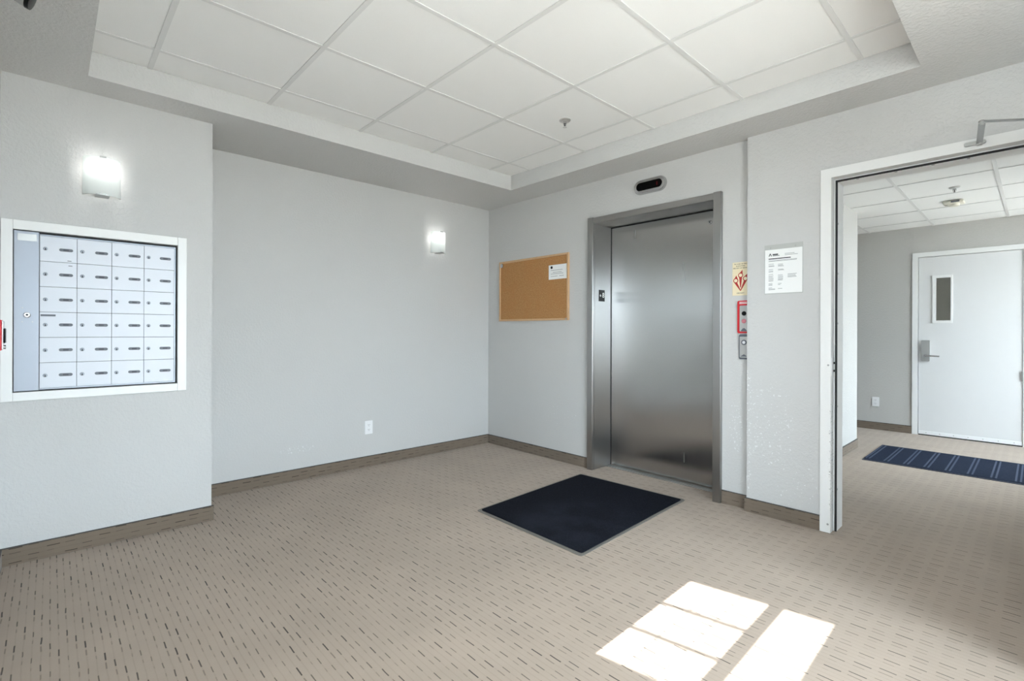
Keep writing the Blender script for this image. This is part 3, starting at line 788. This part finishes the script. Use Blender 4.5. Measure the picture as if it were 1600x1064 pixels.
b = MB(); b.box(2.654, 2.704, -0.0125, -0.012, 1.388, 1.393); b.box(2.654, 2.704, -0.0125, -0.012, 1.397, 1.401)
b.build('lettering', 'paper', fk)
hc = thing('call_station', 'silver elevator call button plate under the red plate', 'call button', (2.684, 0, 1.10))
rounded_plate(MB(), 2.683, 1.096, 0.062, 0.170, 0.010, -0.012, 0).build('dark_edge', 'label_grey', hc)
inner = rounded_plate(MB(), 2.685, 1.094, 0.054, 0.142, 0.004, -0.015, -0.012).build('steel_face', 'satin', hc)
MB().lathe((2.687, -0.015, 1.126), (0, -1, 0), [(0.018, 0), (0.018, 0.003), (0.014, 0.004)], 22).build('button_ring', 'label_grey', inner, 40)
MB().lathe((2.687, -0.019, 1.126), (0, -1, 0), [(0.010, 0), (0.010, 0.002)], 18).build('button', 'plastic_white', inner)
MB().prism([(2.664, 1.030), (2.708, 1.030), (2.686, 1.046)], 'y', -0.0165, -0.015).build('pictogram', 'label_grey', inner)

nb = thing('notice_holder', 'clear holder with a printed white notice on the wall beside the open doorway', 'notice', (2.94, STEP, 1.44))
NX0, NX1, NZ0, NZ1 = 2.831, 3.049, 1.447, 1.727
MB().box(NX0 - 0.004, NX1 + 0.003, STEP - 0.003, STEP, NZ0 - 0.006, NZ1 + 0.032).build('back_sheet', 'acrylic', nb)
sh = MB().box(NX0, NX1, STEP - 0.0045, STEP - 0.0032, NZ0, NZ1).build('sheet', 'paper', nb)
for x in (NX0 + 0.032, NX1 - 0.040): MB().lathe((x, STEP - 0.003, NZ1 + 0.012), (0, -1, 0), [(0.004, 0), (0.003, 0.002)], 10).build('screw_head', 'alu', nb)
yp0, yp1 = STEP - 0.0049, STEP - 0.0045
b = MB()
u = lambda t: NX0 + t * (NX1 - NX0); v = lambda t: NZ1 - t * (NZ1 - NZ0)
b.prism([(u(.10), v(.150)), (u(.125), v(.150)), (u(.145), v(.108)), (u(.165), v(.150)), (u(.19), v(.150)), (u(.155), v(.085)), (u(.135), v(.085))], 'y', yp0, yp1)
b.box(u(.21), u(.36), yp0, yp1, v(.130), v(.100)); b.box(u(.21), u(.40), yp0, yp1, v(.150), v(.138))
b.box(u(.10), u(.70), yp0, yp1, v(.222), v(.200))
b.build('heading_print', 'ink_dark', sh)['kind'] = 'stuff'
b = MB()
def lines(x0, x1, rows, th=0.0022):
    for t in rows:
        b.box(u(x0), u(x1 - random.uniform(0, 0.04)), yp0, yp1, v(t) - th / 2, v(t) + th / 2)
lines(.54, .80, (.115,)); lines(.54, .90, (.145,)); lines(.10, .88, (.250, .268))
lines(.10, .28, (.33, .365, .385)); lines(.36, .52, (.345, .37, .39)); lines(.10, .26, (.455, .49, .51)); lines(.36, .54, (.46, .48))
lines(.10, .24, (.565, .60, .625, .65, .675, .70, .72)); lines(.36, .5, (.59, .62, .645, .67, .69, .71)); lines(.62, .86, (.58, .605, .63, .65))
lines(.10, .22, (.775, .80, .82)); lines(.36, .46, (.785, .81)); lines(.10, .24, (.875,)); lines(.10, .3, (.90, .92)); lines(.36, .48, (.90,))
b.build('body_print', 'ink', sh)['kind'] = 'stuff'

# ------------------------------------------------------------------ outlets
def outlet(axis, at, a, z, label):
    r = thing('wall_outlet', label, 'outlet', (at, a, z) if axis == 'x' else (a, at, z), 'white wall outlets')
    s = 1 if axis == 'x' else -1
    def pr(name, pts, d0, d1, mat, par):
        p = off(pts, a, z); lo, hi = sorted((at + s * d0, at + s * d1)); return MB().prism(p, axis, lo, hi).build(name, mat, par)
    pl = pr('cover_plate', rrect(0.072, 0.116, 0.004, 3), 0, 0.006, 'plastic_white', r)
    for dz in (0.021, -0.021):
        so = pr('socket', off(rrect(0.034, 0.029, 0.008, 4), 0, dz), 0.006, 0.0075, 'plastic_white', r)
        for dx, h in ((-0.0065, 0.009), (0.0065, 0.007)):
            pr('slot', off(rrect(0.0024, h, 0.0008, 1), dx, dz + 0.003), 0.0075, 0.0079, 'keyhole', so)
        pr('slot', off(rrect(0.0045, 0.0045, 0.002, 2), 0, dz - 0.008), 0.0075, 0.0079, 'keyhole', so)
outlet('x', 0.0, -1.386, 0.343, 'white outlet low on the long left wall under the lit sconce')
outlet('y', FAR, 2.671, 0.342, 'white outlet low on the hall wall left of the far door')

# ------------------------------------------------------------------ floor mats
mt = thing('entrance_mat', 'navy floor mat with grey rubber border in front of the elevator', 'floor mat', (1.913, -0.773, 0))
rz = radians(-2.6 + 0.0)
cx, cy = 1.913, -0.775
c4 = [(1.427, -0.194), (2.338, -0.147), (2.396, -1.384), (1.496, -1.370)]
cen = Vector((sum(p[0] for p in c4) / 4, sum(p[1] for p in c4) / 4))
def inset(ps, k): return [tuple(cen + (Vector(p) - cen) * (1 - k / (Vector(p) - cen).length * 1.41)) for p in ps]
def round_quad(ps, r):
    out = []
    for i in range(4):
        p, a, c = Vector(ps[i]), Vector(ps[i - 1]), Vector(ps[(i + 1) % 4])
        for t in (0, .5, 1):
            q1 = p + (a - p).normalized() * r; q2 = p + (c - p).normalized() * r
            out.append(tuple(q1.lerp(p, t).lerp(p.lerp(q2, t), t)))
    return out
MB().prism(round_quad(c4, 0.02), 'z', 0, 0.004).build('rubber_border', 'matborder', mt)
MB().prism(round_quad(inset(c4, 0.022), 0.015), 'z', 0.004, 0.009).build('pile', 'matnavy', mt)
hm = thing('hall_runner', 'blue ribbed runner mat on the hall floor before the far door', 'floor mat', (3.7, 2.6, 0))
HMX0, HMX1, HMY0, HMY1 = 2.914, 4.50, 2.138, 3.020
MB().box(HMX0, HMX1, HMY0, HMY1, 0, 0.005, 0.001, 1).build('border', 'matdark', hm)
MB().box(HMX0 + 0.02, HMX1 - 0.02, HMY0 + 0.03, HMY1 - 0.03, 0.005, 0.008).build('pile', 'matblue', hm)
for i in range(11):
    x = 2.944 + 0.1425 * i
    for dx in (-0.014, 0.014):
        MB().box(x + dx - 0.006, x + dx + 0.006, HMY0 + 0.06, HMY1 - 0.06, 0.008, 0.010).build('rib', 'matrib', hm)

# ------------------------------------------------------------------ sprinklers and detector
def sprinkler(x, y, z, label):
    r = thing('sprinkler_head', label, 'sprinkler', (x, y, z), 'ceiling sprinklers')
    MB().lathe((x, y, z), (0, 0, -1), [(0.039, 0), (0.039, 0.004), (0.031, 0.010), (0.018, 0.012)], 28).build('escutcheon', 'satin', r, 40)
    MB().lathe((x, y, z - 0.010), (0, 0, -1), [(0.013, 0), (0.012, 0.014)], 16).build('body', 'chrome', r, 40)
    for s in (-1, 1):
        MB().bar((x + s * 0.012, y, z - 0.022), (x + s * 0.004, y, z - 0.048), 0.004, 0.003, (0, 1, 0)).build('frame_arm', 'chrome', r)
    MB().rod((x, y, z - 0.022), (x, y, z - 0.046), 0.003, 8).build('bulb', 'black', r)
    MB().lathe((x, y, z - 0.047), (0, 0, -1), [(0.014, 0), (0.014, 0.002)], 16).build('deflector', 'satin', r)
sprinkler(1.855, -0.905, TRAY, 'chrome sprinkler head on the lobby ceiling tile above the elevator side')
sprinkler(3.555, 2.19, HCEIL, 'small sprinkler head on the white hall ceiling nearer the doorway')
sd_ = thing('smoke_detector', 'beige square detector on the hall ceiling behind the small sprinkler', 'detector', (3.51, 2.76, HCEIL))
MB().box(3.425, 3.575, 2.70, 2.85, HCEIL - 0.030, HCEIL - 0.004, 0.012, 3).build('housing', 'beige_plastic', sd_, 40)
MB().lathe((3.50, 2.775, HCEIL - 0.030), (0, 0, -1), [(0.045, 0), (0.040, 0.018), (0.030, 0.022)], 24).build('sensor', 'beige_plastic', sd_, 40)
MB().box(3.485, 3.545, 2.695, 2.700, HCEIL - 0.026, HCEIL - 0.012).build('vent', 'label_grey', sd_)

# ------------------------------------------------------------------ pull station on the front wall, fixture at the top left
ps = thing('fire_alarm_station', 'red fire alarm pull station beside the mailboxes at the left edge', 'fire alarm', (1.17, FRONT, 1.17))
MB().box(1.125, 1.215, FRONT, FRONT + 0.043, 1.110, 1.234, 0.004, 2).build('back_box', 'redbox', ps)
MB().box(1.130, 1.210, FRONT + 0.043, FRONT + 0.047, 1.114, 1.230, 0.003, 2).build('cover', 'plastic_white', ps)
MB().box(1.140, 1.200, FRONT + 0.047, FRONT + 0.053, 1.140, 1.200, 0.003, 2).build('pull_handle', 'black', ps)
MB().lathe((1.19, FRONT + 0.047, 1.124), 'y', [(0.008, 0), (0.008, 0.007)], 14).build('lock', 'alu', ps)
wf = thing('wall_fixture', 'chrome lamp fixture with black rim hanging at the top left corner', 'fixture', (1.60, FRONT, 2.40))
MB().box(1.50, 1.70, FRONT, FRONT + 0.045, 2.375, 2.475, 0.006, 2).build('housing', 'plastic_white', wf)
MB().rod((1.60, FRONT + 0.045, 2.425), (1.60, FRONT + 0.10, 2.395), 0.010, 12).build('bracket', 'chrome', wf, 40)
MB().lathe((1.59, FRONT + 0.055, 2.398), (0.10, 1.0, -0.35), [(0.010, 0), (0.024, 0.010), (0.034, 0.05), (0.036, 0.075)], 24).build('lamp_head', 'chrome', wf, 40)
MB().lathe((1.597, FRONT + 0.1255, 2.373), (0.10, 1.0, -0.35), [(0.037, 0), (0.037, 0.012), (0.030, 0.013)], 24).build('rim', 'black', wf, 40)
